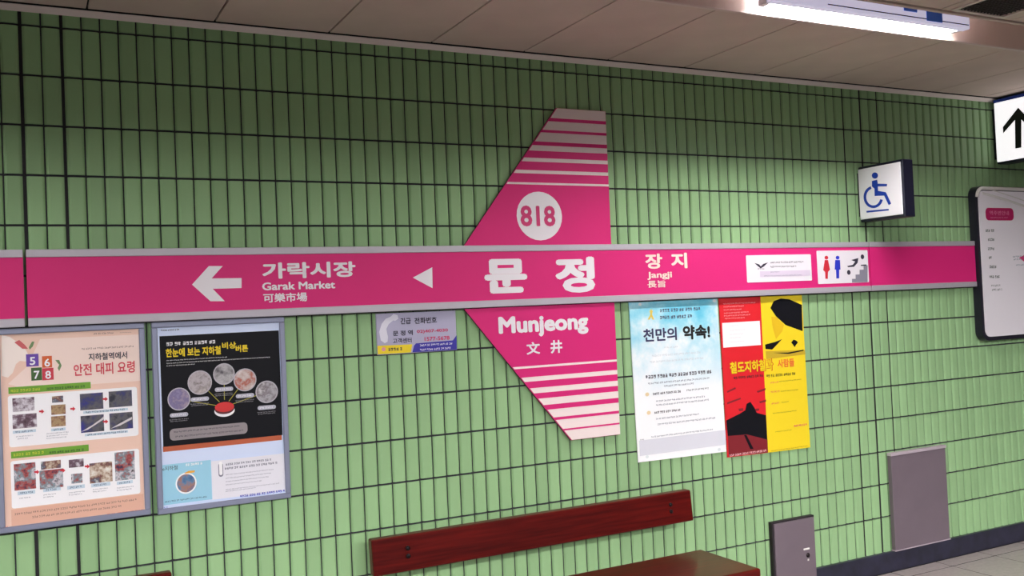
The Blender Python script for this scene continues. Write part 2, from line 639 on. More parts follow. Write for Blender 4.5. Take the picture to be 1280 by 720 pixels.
LBL = {}
for j, y in enumerate((-4.9, -7.0)):  # unseen rows, added and placed to light the lower wall
    for k in range(6):
        x = -3.9 + k * 2.0
        t = thing('added_ceiling_light', 'long white ceiling light added out of view to light the wall', 'lamp', (x, y, CZ), 'ceiling lights added out of view')
        box('added_light_housing', mat('white_lamp_enamel', (236, 234, 244), 0.35), t, x - 0.62, x + 0.62, y - 0.13, y + 0.13, CZ - 0.012, CZ - 0.0005)
        bm = bmesh.new()
        for a in ((x - 0.62, x + 0.62, y - 0.13, y - 0.115), (x - 0.62, x + 0.62, y + 0.115, y + 0.13), (x - 0.62, x - 0.605, y - 0.115, y + 0.115), (x + 0.605, x + 0.62, y - 0.115, y + 0.115)):
            add_box(bm, *a, CZ - 0.034, CZ - 0.012)
        from_bm('rim', bm, mat('dark_added_light_rim', (40, 40, 42), 0.6), t)  # dark deep rim keeps the added light off the upper wall
        box('added_diffuser', PLAT, t, x - 0.6, x + 0.6, y - 0.11, y + 0.11, CZ - 0.018, CZ - 0.0125)

# vent grille in the ceiling beyond the trough
vx0, vx1 = CX0 + CP * 7 + 0.004, CX0 + CP * 8 - 0.004
vy0, vy1 = TY1 - 0.028, TY1 - 0.024 - 0.926
v = thing('ceiling_vent', 'dark square-mesh air grille in a cream ceiling bay beyond the lamp trough', 'vent', ((vx0 + vx1) / 2, (vy0 + vy1) / 2, CZ))
gx0, gx1, gy0, gy1 = vx0 + 0.06, vx1 - 0.10, vy0 - 0.035, vy0 - 0.40
bm = bmesh.new()
for a in ((vx0, gx0, vy1, vy0), (gx1, vx1, vy1, vy0), (gx0, gx1, gy0, vy0), (gx0, gx1, vy1, gy1)):
    add_box(bm, *a, CZ, CZ + 0.012)
from_bm('ceiling_plate', bm, CEIL, v)
bm = bmesh.new()
for a in ((gx0 - 0.02, gx0, gy1 - 0.02, gy0 + 0.02), (gx1, gx1 + 0.02, gy1 - 0.02, gy0 + 0.02), (gx0, gx1, gy0, gy0 + 0.02), (gx0, gx1, gy1 - 0.02, gy1)):
    add_box(bm, *a, CZ - 0.006, CZ)
from_bm('grille_frame', bm, TRIMP, v)
box('duct_plate', CEILBACK, v, gx0, gx1, gy1, gy0, CZ + 0.0105, CZ + 0.0118)
n = 14
for i in range(1, n):
    x = gx0 + (gx1 - gx0) * i / n
    box('slat', mat('dark_grille_metal', (58, 50, 50), 0.6), v, x - 0.002, x + 0.002, gy1, gy0, CZ - 0.003, CZ + 0.009)
for i in range(1, 18):
    y = gy0 + (gy1 - gy0) * i / 18
    box('slat', mat('dark_grille_metal', (58, 50, 50), 0.6), v, gx0, gx1, y - 0.002, y + 0.002, CZ - 0.001, CZ + 0.008)

# ------------------------------------------------------------------ station name band
SY = -0.032                      # face of the band
BZ0, BZ1 = 1.604, 1.884
def band(name, label, x0, x1):
    t = thing(name, label, 'sign', ((x0 + x1) / 2, SY, BZ0))
    box('backing', DARKEDGE, t, x0 + 0.003, x1 - 0.003, SY + 0.012, 0.0, BZ0 - 0.004, BZ1 - 0.006)
    box('panel', PINK, t, x0, x1, SY, SY + 0.012, BZ0 + 0.02, BZ1 - 0.02)
    for z0, z1 in ((BZ0, BZ0 + 0.031), (BZ1 - 0.029, BZ1)):
        box('rail', RAIL, t, x0, x1, SY - 0.004, SY + 0.014, z0, z1, 0.002, 1)
    return t
gapL, gapR = at(31.5, 350, SY).x, at(1088, 340, SY).x
band('blank_sign_panel', 'plain pink sign panel with grey rails at the left end of the station name band', -1.9, gapL - 0.005)
nb = band('station_name_sign', 'long pink station name band with white arrow and lettering along the green tiled wall', gapL + 0.005, gapR - 0.003)
band('blank_sign_panel', 'plain pink sign panel with grey rails ending against the dark-framed information board', gapR + 0.003, 5.178)
P = SY - 0.0008
ppoly('arrow', WHITE, nb, [(240, 355.7), (261, 332.5), (278.5, 332.5), (264.5, 348), (302, 347.5), (302, 360), (266, 361), (281, 376.5), (263, 376.5)], P)
ppoly('triangle', WHITE, nb, [(516, 347), (540.3, 334), (540.8, 360.3)], P)
text('lettering', '가락시장', WHITE, nb, 327.6, 327.5, 444.5, 347.5, P, 0.035)
text('lettering', 'Garak Market', WHITE, nb, 327.6, 352, 419, 361.8, P, 0.03)
text('lettering', '可樂市場', WHITE, nb, 329, 366, 384, 377.5, P, 0.025)
text('lettering', '문', WHITE, nb, 605.4, 323.5, 659, 366.5, P, 0.05)
text('lettering', '정', WHITE, nb, 694, 321, 743.6, 366, P, 0.045)
text('lettering', '장', WARMW, nb, 806.5, 317, 828, 336, P, 0.035)
text('lettering', '지', WARMW, nb, 838.8, 316, 859, 335.5, P, 0.035)
text('lettering', 'Jangji', WARMW, nb, 809, 339.5, 840, 349.5, P, 0.03)
text('lettering', '長旨', WARMW, nb, 809, 350.5, 832, 359.5, P, 0.02)

# stickers on the band
def card(name, label, cat, px0, py0, px1, py1, material, y0, th=0.002, group=None, loc=None):
    x0, x1, z0, z1 = prect_c(px0, py0, px1, py1, y0)
    t = thing(name, label, cat, ((x0 + x1) / 2, y0, z0), group)
    s = prism('sheet', material, t, rounded(x0, x1, z0, z1, 0.006, 3), y0 - th, y0)
    return t
INK = mat('dark_ink', (44, 40, 60), 0.6)
GREYINK = mat('grey_ink', (130, 130, 150), 0.6)
c1 = card('notice_sticker', 'white notice sticker with small emblem and two grey lines on the pink band', 'sticker', 933, 318.5, 1014, 352, mat('white_sticker_vinyl', (238, 232, 240), 0.5), SY - 0.0006)
Q = SY - 0.0034
ppoly('emblem', INK, c1, [(943, 328.5), (949, 330.5), (951, 333), (954, 330), (960, 328), (955, 333), (951, 335.5), (946, 331.5)], Q)
fine_print(INK, c1, [(963, 327.7, 1005, 1.6), (963, 333.2, 996, 1.6), (947, 336, 957, 1.2)], Q)
prect('tint_strip', mat('lilac_strip', (222, 208, 228), 0.5), c1, 950, 338.3, 1013, 345.5, Q)
fine_print(GREYINK, c1, [(963, 340, 975, 0.9), (955, 344.3, 1003, 0.9)], Q - 0.0005)
c2 = card('toilet_sticker', 'white pictogram sticker with red woman, blue man and grey stairs at the band end', 'sticker', 1021.5, 313, 1085, 354, mat('white_sticker_vinyl', (238, 232, 240), 0.5), SY - 0.0006)
RED = mat('red_ink', (206, 36, 56), 0.5)
BLUEI = mat('blue_ink', (34, 50, 190), 0.5)
for m_, cx, skirt in ((RED, 1033, True), (BLUEI, 1047, False)):
    pdisc('head', m_, c2, cx, 322, 2.3, Q)
    if skirt:
        ppoly('figure', m_, c2, [(cx - 2, 325), (cx + 2, 325), (cx + 4.5, 337), (cx + 2, 340), (cx + 1.8, 348.5), (cx - 1.2, 348.5), (cx - 1.6, 340), (cx - 4, 337.5)], Q)
    else:
        ppoly('figure', m_, c2, [(cx - 3, 325), (cx + 3, 325), (cx + 3.6, 337), (cx + 2, 337), (cx + 2, 348), (cx - 1.6, 348), (cx - 2, 337), (cx - 3.6, 337)], Q)
ppoly('stairs', mat('grey_stair_ink', (140, 136, 152), 0.5), c2, [(1065, 353), (1084.5, 352.5), (1084.5, 331.5), (1079.5, 331.8), (1079.5, 337), (1074.5, 337.2), (1074.5, 343), (1069.5, 343.2), (1069.5, 348.5), (1065, 348.6)], Q)
ppoly('stair_arrow', INK, c2, [(1059, 332.5), (1066, 331), (1069, 327), (1064, 325), (1073, 322.5), (1072, 328.5), (1067.5, 333.5), (1060, 334)], Q)
pdisc('stair_walker', INK, c2, 1061, 340.5, 2.2, Q, 3.0)
pdisc('stair_walker', INK, c2, 1078, 321, 2.2, Q, 3.0)
ppoly('stair_step', INK, c2, [(1076, 331), (1083, 330.5), (1083, 332), (1076, 332.4)], Q - 0.0004)

# ------------------------------------------------------------------ sail-shaped name panels
SAIL = -0.02
def sail(name, label, pts, base_z):
    t = thing(name, label, 'sign', (2.2, SAIL, base_z))
    prism('panel', PINK, t, pts, SAIL, SAIL + 0.006)
    c = (sum(p[0] for p in pts) / 4, sum(p[1] for p in pts) / 4)
    prism('backing', DARKEDGE, t, [(c[0] + (x - c[0]) * 0.99, c[1] + (z - c[1]) * 0.99) for x, z in pts], SAIL + 0.006, 0.0)
    return t
TXR, ZA, ZB = 2.530, 2.535, 1.884
up = sail('station_number_sign', 'pink striped sail-shaped panel with white number disc above the name band', [(2.252, ZA), (TXR, ZA), (TXR - 0.002, ZB), (1.742, ZB)], ZB)
def stripe(t, z1, z0, slope):
    xa = lambda z: slope(z)
    poly('stripe', PALE, t, [(xa(z0), z0), (TXR - 0.0015, z0), (TXR - 0.0015, z1), (xa(z1), z1)], SAIL - 0.0006)
sl_up = lambda z: 1.742 + (z - ZB) / (ZA - ZB) * (2.252 - 1.742) + 0.004
for z1, z0 in ((ZA - 0.001, 2.486), (2.470, 2.428), (2.415, 2.371), (2.353, 2.327), (2.293, 2.275), (2.235, 2.219), (2.177, 2.167)):
    stripe(up, z1, z0, sl_up)
pdisc('number_disc', WHITE, up, 674.5, 270, 28, SAIL - 0.0006, 30.5)
text('number', '818', mat('pink_number_vinyl', (206, 40, 110), 0.5), up, 650.5, 257, 694, 283, SAIL - 0.0012, 0.03)
ZC, ZD = 1.603, 0.962
dn = sail('station_name_sign', 'pink striped sail-shaped panel with romanised station name below the name band', [(1.727, ZC), (TXR, ZC), (TXR - 0.003, ZD), (2.252, ZD)], ZD)
sl_dn = lambda z: 1.727 + (ZC - z) / (ZC - ZD) * (2.252 - 1.727) + 0.004
for z1, z0 in ((1.325, 1.315), (1.274, 1.253), (1.222, 1.197), (1.171, 1.139), (1.116, 1.077), (1.064, 1.019), (1.011, ZD + 0.001)):
    stripe(dn, z1, z0, sl_dn)
text('lettering', 'Munjeong', WHITE, dn, 623, 393.5, 735.5, 420.5, SAIL - 0.0008, 0.045)
text('lettering', '文', WHITE, dn, 658, 427.5, 675, 443, SAIL - 0.0008, 0.03)
text('lettering', '井', WHITE, dn, 688, 425, 703, 441.5, SAIL - 0.0008, 0.03)

# ------------------------------------------------------------------ framed posters
def framed(name, label, x0, x1, z0, z1, sheetmat):
    t = thing(name, label, 'poster', ((x0 + x1) / 2, 0, z0))
    fw, d = 0.021, -0.024
    bm = bmesh.new()
    for a in ((x0, x1, z1 - fw, z1), (x0, x1, z0, z0 + fw), (x0, x0 + fw, z0 + fw, z1 - fw), (x1 - fw, x1, z0 + fw, z1 - fw)):
        add_box(bm, a[0], a[1], d, 0.0, a[2], a[3], 0.003, 1)
    from_bm('frame', bm, FRAME, t)
    box('sheet', sheetmat, t, x0 + fw - 0.001, x1 - fw + 0.001, -0.014, -0.002, z0 + fw - 0.001, z1 - fw + 0.001)
    return t
PS = -0.0146
PEACH = mat('peach_poster_paper', (244, 206, 188), 0.5, noise=0.03, nscale=4)
WPAP = mat('white_print', (252, 250, 254), 0.5)
WARM = mat('brown_ink', (150, 110, 104), 0.6)
p1 = framed('safety_poster', 'framed peach safety poster with coloured number cubes and two white photo boxes at far left', -0.122, 0.387, 0.872, 1.600, PEACH)
ppoly('pale_field', mat('pale_peach_print', (252, 226, 216), 0.5), p1, [(50, 424), (174, 418), (176, 476), (30, 486), (10, 480), (34, 458)], PS + 0.0002)
prect('tan_field', mat('tan_peach_print', (232, 182, 160), 0.5), p1, 14, 627, 180, 652, PS + 0.0002)
SKIN = mat('pale_skin_print', (253, 238, 230), 0.5)
ppoly('hand_picture', SKIN, p1, [(2, 419), (12, 421), (22, 428), (32, 437), (37, 446), (33, 452), (25, 451), (20, 455), (16, 466), (10, 472), (2, 470)], PS)
ppoly('petal_picture', mat('rose_print', (208, 96, 100), 0.5), p1, [(18, 428), (24, 425), (31, 431), (35, 436), (28, 436)], PS - 0.0005)
ppoly('leaf_picture', mat('leaf_green_print', (110, 140, 90), 0.5), p1, [(36, 434), (40, 427), (43, 427), (41, 433), (37, 437)], PS - 0.0005)
ppoly('leaf_picture', mat('leaf_green_print', (110, 140, 90), 0.5), p1, [(69, 450), (74, 450), (77, 457), (74, 464), (72, 460), (74, 456)], PS - 0.0005)
for nm, rgb, a, dg in (('purple', (104, 66, 170), (32.7, 442.5, 48.2, 458), '5'), ('orange', (214, 96, 40), (52.7, 445, 65, 459.5), '6'),
                       ('green', (58, 96, 44), (39, 459.5, 52.4, 475.5), '7'), ('red', (206, 52, 70), (52.9, 460, 67, 475), '8')):
    prect('number_cube', mat(nm + '_cube_print', rgb, 0.5), p1, *a, PS - 0.0006)
    cx, cy = (a[0] + a[2]) / 2, (a[1] + a[3]) / 2 + 1
    text('number', dg, WPAP, p1, cx - 3.4, cy - 5, cx + 3.8, cy + 5, PS - 0.0012, 0.02)
text('title', '지하철역에서', INK, p1, 110.6, 440.5, 159, 449.5, PS - 0.0006, 0.02)
text('title', '안전 대피 요령', mat('poster_red_ink', (220, 66, 84), 0.5), p1, 92, 453, 168.5, 468, PS - 0.0006, 0.02)
fine_print(WARM, p1, [(102, 434.5, 168, 1.6), (117, 416.6, 144, 1.6), (150, 415.5, 165, 0.7)], PS - 0.0006)
GREENB = mat('leaf_green_bar', (110, 166, 40), 0.5)
YELB = mat('lime_bar_lettering', (196, 206, 60), 0.5)
for a in ((10.4, 480.8, 113.5, 489), (13.6, 560.2, 111, 568.6)):
    prect('heading_bar', GREENB, p1, *a, PS - 0.0006)
    m_ = (a[1] + a[3]) / 2
    fine_print(YELB, p1, [(a[0] + 3, m_ + 2.6, a[0] + 42, 2.6)], PS - 0.0012)
    fine_print(mat('dark_green_ink', (52, 92, 30), 0.5), p1, [(a[0] + 48, m_ - 0.5, a[2] - 6, 2.2)], PS - 0.0012)
pround('photo_box', WPAP, p1, 10.4, 489, 172.5, 552, PS - 0.0006, 0.05)
pround('photo_box', WPAP, p1, 13.6, 568.5, 175, 626.5, PS - 0.0006, 0.05)
pal = {
    'grey_maroon_photo_print': [(228, 222, 232), (214, 206, 216), (110, 84, 100), (70, 44, 56)],
    'brown_photo_print': [(50, 32, 34), (120, 70, 60), (180, 150, 110), (90, 50, 46)],
    'navy_photo_print': [(34, 34, 52), (92, 90, 96), (64, 64, 96), (40, 40, 130)],
    'street_photo_print': [(60, 50, 60), (214, 206, 214), (120, 140, 150), (170, 70, 66), (40, 36, 70)],
    'people_photo_print': [(236, 232, 226), (200, 180, 160), (120, 70, 60), (90, 100, 120), (220, 220, 214)]}
def photo(t, key, a, y, seed):
    prect('photo', picture_mat(key, pal[key], 26.0, seed), t, *a, y)
Y2 = PS - 0.0012
for i, (k, a) in enumerate((('grey_maroon_photo_print', (15.6, 497, 43, 514)), ('grey_maroon_photo_print', (15.6, 517.5, 46, 535)),
                            ('people_photo_print', (65, 495, 79, 503)), ('brown_photo_print', (64, 506, 82, 518)), ('brown_photo_print', (64, 520, 82, 533)),
                            ('navy_photo_print', (100, 491.5, 129, 512)), ('navy_photo_print', (136, 488.5, 165, 508.5)),
                            ('navy_photo_print', (101, 519, 130, 540)), ('navy_photo_print', (137, 515.8, 166, 536.5)),
                            ('street_photo_print', (17.6, 579, 44.7, 612)), ('street_photo_print', (49.5, 587, 79, 610)), ('people_photo_print', (51, 576, 76, 586)),
                            ('grey_maroon_photo_print', (86, 574, 104.6, 584)), ('street_photo_print', (89, 592, 103, 604)),
                            ('people_photo_print', (112, 578, 140.5, 603)), ('street_photo_print', (143.7, 564.6, 168.5, 600)))):
    photo(p1, k, a, Y2, i)
for a in ((101, 540, 116, 531, 127, 523, 130, 520, 130, 524, 110, 537), (138, 536, 152, 528, 165, 521, 165, 524, 150, 532)):
    ppoly('platform_edge_print', mat('pale_photo_line', (214, 206, 210), 0.5), p1, list(zip(a[::2], a[1::2])), Y2 - 0.0005)
for cx, cy in ((52, 514.3), (91, 511), (131.5, 498.8), (132, 527), (46, 590), (78.5, 588), (109, 583)):
    ppoly('red_arrow', RED, p1, [(cx - 3.2, cy - 1), (cx, cy - 1.2), (cx, cy - 2.8), (cx + 3.4, cy), (cx, cy + 2.8), (cx, cy + 1.2), (cx - 3.2, cy + 1)], Y2 - 0.0006)
CAP = mat('pale_blue_caption_strip', (206, 222, 236), 0.5)
for a in ((16, 537.5, 45, 541), (64, 535, 82, 538.5), (104, 512, 160, 515), (106, 540, 160, 543), (22, 613.5, 44, 618), (54, 609.5, 76, 614), (84, 606.5, 106, 611), (114, 603.5, 138, 608), (146, 601, 166, 605)):
    prect('caption_strip', CAP, p1, *a, Y2)
    cy = (a[1] + a[3]) / 2
    fine_print(mat('teal_ink', (52, 84, 120), 0.6), p1, [(a[0] + 3, cy, a[2] - 2, 1.7)], Y2 - 0.0006)
fine_print(GREYINK, p1, [(20, 545, 42, 1), (22, 548, 36, 1), (58, 541, 86, 1), (58, 544, 86, 1), (58, 547, 84, 1), (24, 622, 40, 1), (54, 618, 70, 1), (54, 621, 68, 1),
                         (86, 615, 106, 1), (86, 618, 103, 1), (116, 611, 136, 1), (116, 614, 134, 1), (146, 609, 168, 1), (146, 612, 165, 1)], Y2)
fine_print(WARM, p1, [(18, 633.5, 173, 1.9), (40, 639.5, 152, 1.9)], PS - 0.0006)
fine_print(mat('poster_red_ink', (220, 66, 84), 0.5), p1, [(134, 640.5, 180, 1.8), (6, 658.5, 12, 1.6)], PS - 0.0006)

LAV = mat('pale_blue_poster_paper', (214, 226, 254), 0.5, noise=0.03, nscale=4)
p2 = framed('emergency_button_poster', 'framed blue and black poster of round photos around a red button', 0.411, 0.922, 0.866, 1.600, LAV)
DK = mat('near_black_print', (12, 12, 20), 0.5, spec=0.2)
YEL = mat('yellow_ink', (240, 212, 20), 0.5)
prect('dark_panel', DK, p2, 201.5, 416.5, 351, 551.5, PS)
prect('orange_strip', mat('orange_strip_print', (190, 92, 56), 0.5), p2, 203.5, 551, 352.5, 557.5, PS)
fine_print(INK, p2, [(201, 412.5, 226, 1.6)], PS)
fine_print(WPAP, p2, [(208, 428.5, 275, 3.4)], PS - 0.0006)
text('title', '한눈에 보는 지하철', YEL, p2, 207, 434, 276, 445, PS - 0.0006, 0.035)
text('title', '비상', YEL, p2, 277.5, 427.5, 295, 436, PS - 0.0006, 0.035)
text('title', '버튼', YEL, p2, 294.5, 431, 310, 440, PS - 0.0006, 0.035)
fine_print(WPAP, p2, [(208, 448.5, 285, 0.9), (208, 450.3, 339, 0.9), (208, 456.3, 244, 0.9)], PS - 0.0006)
rings = [((223.8, 498.8, 14.3), [(150, 140, 180), (120, 110, 150), (170, 150, 170), (90, 80, 110)]),
         ((249.8, 478.2, 15.2), [(200, 190, 190), (150, 140, 140), (190, 180, 186), (120, 110, 108)]),
         ((280, 467.5, 13.5), [(80, 76, 84), (150, 146, 150), (190, 186, 190), (60, 56, 60)]),
         ((306.3, 474.8, 14.3), [(220, 206, 206), (200, 180, 176), (180, 90, 70), (210, 200, 204)]),
         ((333.5, 489.8, 14.0), [(40, 36, 44), (180, 176, 184), (120, 110, 116), (210, 206, 210)])]
btn = (280.7, 508.7)
for (cx, cy, r), cols in rings:
    dx, dy = btn[0] - cx, btn[1] - cy
    L = math.hypot(dx, dy)
    nx, ny = -dy / L * 0.45, dx / L * 0.45
    a0, a1 = r / L, 1 - 9 / L
    if a1 > a0:
        ppoly('leader_line', mat('olive_line_ink', (168, 160, 50), 0.5), p2, [(cx + dx * a0 + nx, cy + dy * a0 + ny), (cx + dx * a1 + nx, cy + dy * a1 + ny), (cx + dx * a1 - nx, cy + dy * a1 - ny), (cx + dx * a0 - nx, cy + dy * a0 - ny)], PS - 0.0006)
for i, ((cx, cy, r), cols) in enumerate(rings):
    pdisc('photo_ring', mat('ring_print', (190, 184, 194), 0.5), p2, cx, cy, r, PS - 0.0011)
    pdisc('round_photo', picture_mat(['violet', 'silver', 'charcoal', 'rosy', 'black'][i] + '_round_photo_print', cols, 24.0, i + 3.0), p2, cx, cy, r - 1.3, PS - 0.0016)
    py = cy + r + 5.5
    pround('caption_pill', mat('pill_print', (190, 188, 204), 0.5), p2, cx - 11.5, py - 2.6, cx + 11.5, py + 2.6, PS - 0.0021)
    fine_print(WPAP, p2, [(cx - 9, py, cx + 9, 1.6)], PS - 0.0026)
    fine_print(mat('silver_ink', (170, 168, 176), 0.6), p2, [(cx - 12, py + 5.5, cx + 12, 0.9), (cx - 11, py + 7.6, cx + 11, 0.9)], PS - 0.0021)
pdisc('button_base', WPAP, p2, 280.7, 513.5, 12.7, PS - 0.0011, 7.5)
pdisc('button_shade', mat('dark_red_print', (96, 26, 34), 0.5), p2, 280.7, 511, 12.2, PS - 0.0016, 6.6)
pdisc('red_button', mat('button_red_print', (214, 44, 46), 0.5), p2, 280.7, 508.7, 12, PS - 0.0021, 6.2)
pround('text_pill', mat('taupe_print', (150, 140, 144), 0.5), p2, 212, 532, 309.5, 546.5, PS - 0.0011, 0.35)
fine_print(INK, p2, [(217, 536.3, 300, 1.5), (219, 541.8, 305, 1.5)], PS - 0.0016)
prect('cyan_box', mat('cyan_print', (158, 212, 236), 0.5), p2, 203.5, 578, 264.5, 628, PS)
pdisc('picture_ring', WPAP, p2, 232.7, 604, 13.2, PS - 0.0006)
pdisc('round_photo', picture_mat('sea_round_photo_print', [(60, 90, 140), (90, 130, 170), (170, 120, 100), (70, 100, 150)], 18.0, 9), p2, 232.7, 604, 11.4, PS - 0.0011)
ppoly('orange_flash', mat('orange_ink', (236, 170, 60), 0.5), p2, [(230, 591.5), (236, 588.5), (244, 588), (243, 590.5), (232, 592)], PS - 0.0011)
text('lettering', 'e지하철', INK, p2, 203, 582.5, 222, 588, PS - 0.0006, 0.0)
fine_print(mat('teal_ink', (52, 84, 120), 0.6), p2, [(206, 624, 260, 1.5)], PS - 0.0006)
fine_print(WPAP, p2, [(232, 580, 254, 2.2)], PS - 0.0006)
prect('white_box', mat('off_white_print', (236, 234, 244), 0.5), p2, 264.5, 571.5, 358, 619, PS - 0.0006)
pround('paper_clip', GREYINK, p2, 273, 579, 279, 596, PS - 0.0011)
pround('paper_clip', WPAP, p2, 274, 577, 278, 594, PS - 0.0014)
fine_print(GREYINK, p2, [(282, 577.5, 340, 2.0), (281, 582, 349, 2.2), (282, 590, 343, 0.9), (282, 594.5, 340, 0.9), (282, 599, 336, 0.9), (282, 603.5, 328, 0.9), (282, 608, 350, 0.9), (282, 612, 320, 0.9)], PS - 0.0011)
fine_print(BLUEI, p2, [(300, 616.8, 357, 2.2), (202.5, 635, 211, 1.8)], PS - 0.0012)
fine_print(INK, p2, [(214, 631, 276, 1.1)], PS)

# ------------------------------------------------------------------ emergency phone plate
PY = -0.006
x0, x1, z0, z1 = 1.318, 1.692, 1.419, 1.597
ph = thing('emergency_phone_plate', 'small grey plate with white handset and emergency phone numbers under the band', 'sign', ((x0 + x1) / 2, 0, z0))
box('plate', mat('lavender_grey_plate', (178, 174, 202), 0.4), ph, x0, x1, PY, 0.0, z0, z1, 0.002, 1)
pf = PY - 0.0007
hs = mat('handset_white_vinyl', (226, 224, 238), 0.5)
ppoly('handset_picture', hs, ph, [(488, 396), (492, 392.5), (497, 394), (498, 398.5), (494, 401), (491.5, 400.5), (486, 405), (483, 411), (484, 417), (485, 421), (484.5, 427), (481, 429), (476, 425.5), (474, 415), (477, 405), (482, 398.5)], pf)
text('lettering', '긴급', INK, ph, 500.5, 397.3, 513.5, 405.2, pf, 0.03)
text('lettering', '전화번호', INK, ph, 518, 396.5, 546, 404.3, pf, 0.03)
text('lettering', '문 정 역', INK, ph, 491, 413, 516, 419.5, pf, 0.03)
text('lettering', '고객센터', INK, ph, 491, 422.5, 514.5, 428.8, pf, 0.02)
PHR = mat('phone_number_red', (206, 60, 104), 0.5)
text('number', '02)407-4030', PHR, ph, 521, 411.5, 560, 416.5, pf, 0.03)
text('number', '1577-5678', PHR, ph, 530.5, 420.5, 562, 425.5, pf, 0.03)
ppoly('yellow_strip', YEL, ph, [(471.7, 432.3), (515.5, 430.2), (513.5, 440.6), (472.3, 443)], pf)
ppoly('navy_strip', mat('violet_blue_print', (50, 40, 160), 0.5), ph, [(520, 429.2), (566, 425.5), (570.7, 419), (571, 437.2), (515.5, 440.4), (517.5, 432)], pf)
pdisc('logo', mat('pink_logo_ink', (226, 150, 160), 0.5), ph, 479.5, 436.6, 2.6, pf - 0.0005)
fine_print(INK, ph, [(485.5, 436.3, 506, 3.0)], pf - 0.0005)
fine_print(WPAP, ph, [(525, 430.5, 566, 1.8), (525, 436, 566, 1.8)], pf - 0.0005)

# ------------------------------------------------------------------ unframed posters
def sky_paper():
    m = picture_mat('cloudy_sky_print', [(96, 200, 232), (120, 210, 236), (160, 224, 242), (214, 240, 250), (250, 252, 255)], 4.2, 2.0)
    nt = m.node_tree
    b = nt.nodes['Principled BSDF']
    tc = nt.nodes.new('ShaderNodeTexCoord')
    sx = nt.nodes.new('ShaderNodeSeparateXYZ')
    nt.links.new(tc.outputs['Object'], sx.inputs[0])
    # printed sky: blue at the head of the sheet, white paper below
    mr = nt.nodes.new('ShaderNodeMapRange')
    mr.inputs['From Min'].default_value = 0.30
    mr.inputs['From Max'].default_value = 0.66
    nt.links.new(sx.outputs['Z'], mr.inputs['Value'])
    mx = nt.nodes.new('ShaderNodeMix')
    mx.data_type = 'RGBA'
    mx.inputs[6].default_value = lin((252, 252, 255)) + (1,)
    ramp = [n for n in nt.nodes if n.type == 'VALTORGB'][0]
    nt.links.new(mr.outputs['Result'], mx.inputs[0])
    nt.links.new(ramp.outputs['Color'], mx.inputs[7])
    nt.links.new(mx.outputs[2], b.inputs['Base Color'])
    return m
wp = thing('promise_poster', 'unframed white and sky blue paper poster right of the pink sail panel', 'poster', (2.9, 0, 0.812))
prism('sheet', sky_paper(), wp, [(2.636, 0.812), (3.187, 0.806), (3.176, 1.599), (2.624, 1.599)], -0.006, -0.001)
S = -0.0067
prect('grey_foot', mat('pale_grey_print', (222, 222, 232), 0.5), wp, 799, 544, 907.5, 563, S)
ppoly('ribbon_picture', mat('ribbon_yellow_print', (236, 206, 90), 0.5), wp, [(812, 389), (814, 386.5), (816, 389), (815, 393), (818, 399.5), (815.5, 399.5), (814, 396), (812, 399.5), (809.5, 399.5), (813, 393)], S)
PURP = mat('slate_ink', (84, 92, 120), 0.6)
fine_print(PURP, wp, [(825, 387, 878, 3.2), (825, 396, 866, 3.2)], S)
text('title', '천만의', mat('dark_indigo_ink', (50, 50, 92), 0.6), wp, 804, 410, 846, 426.5, S, 0.03)
text('title', '약속!', BLACK, wp, 853.5, 406, 887.5, 424, S, 0.04)
fine_print(mat('faint_grey_ink', (206, 214, 222), 0.6), wp, [(830, 434, 848, 1.6), (815, 442.5, 878, 1.8), (812, 450, 880, 1.8)], S)
fine_print(INK, wp, [(807, 468, 890, 3.4)], S)
fine_print(PURP, wp, [(810, 476, 888, 1.6), (830, 481, 868, 1.6), (820, 498.5, 882, 1.5), (820, 503, 887, 1.5), (820, 520.5, 874, 1.5), (822, 526.3, 895, 1.5), (814, 541.5, 892, 1.4)], S)
fine_print(INK, wp, [(816, 490.8, 852, 2.2), (858, 486.5, 887, 1.6), (818, 514, 852, 2.2), (800, 549.5, 806, 1)], S)
for q in ((809, 493), (811, 516)):
    pdisc('bullet', mat('bullet_gold_print', (238, 214, 170), 0.5), wp, q[0], q[1], 2.4, S)
for q in ((800, 380.5), (893, 376), (809, 571), (899, 562)):
    pdisc('adhesive_tape', mat('clear_tape', (226, 232, 236), 0.4), wp, q[0], q[1], 2.0, S - 0.0004)

rp = thing('red_yellow_poster', 'unframed half red and half yellow paper poster with black shapes', 'poster', (3.48, 0, 0.77))
REDP = mat('bright_red_paper', (226, 20, 36), 0.5)
YELP = mat('bright_yellow_paper', (246, 216, 30), 0.5)
xm_t, xm_b = at(950.5, 371, -0.006).x, at(960, 566, -0.006).x
prism('red_half', REDP, rp, [(3.194, 0.775), (xm_b, 0.770), (xm_t, 1.600), (3.187, 1.602)], -0.006, -0.001)
prism('yellow_half', YELP, rp, [(xm_b, 0.770), (3.770, 0.766), (3.764, 1.598), (xm_t, 1.600)], -0.006, -0.001)
ppoly('black_picture', DK, rp, [(963, 385), (967, 376.5), (976, 373), (986.7, 374.2), (1002.3, 381), (1003.3, 414), (982, 406.3), (970, 395.5)], S)
ppoly('black_picture', DK, rp, [(956.3, 430.7), (968.3, 427.6), (977.5, 424), (971.4, 430.7), (965.3, 437), (957, 436.3)], S)
ppoly('ochre_shade', mat('ochre_print', (206, 172, 40), 0.5), rp, [(957, 439), (1006, 437.5), (1007, 443), (958, 449)], S)
ppoly('black_picture', DK, rp, [(966, 441), (985, 440.6), (1004.5, 437), (1004.5, 438.6), (986, 442.5)], S - 0.0005)
ppoly('yellow_picture', mat('deep_yellow_print', (232, 190, 20), 0.5), rp, [(964, 396), (970, 396), (980, 406), (978, 414), (970, 424), (966, 410)], S)
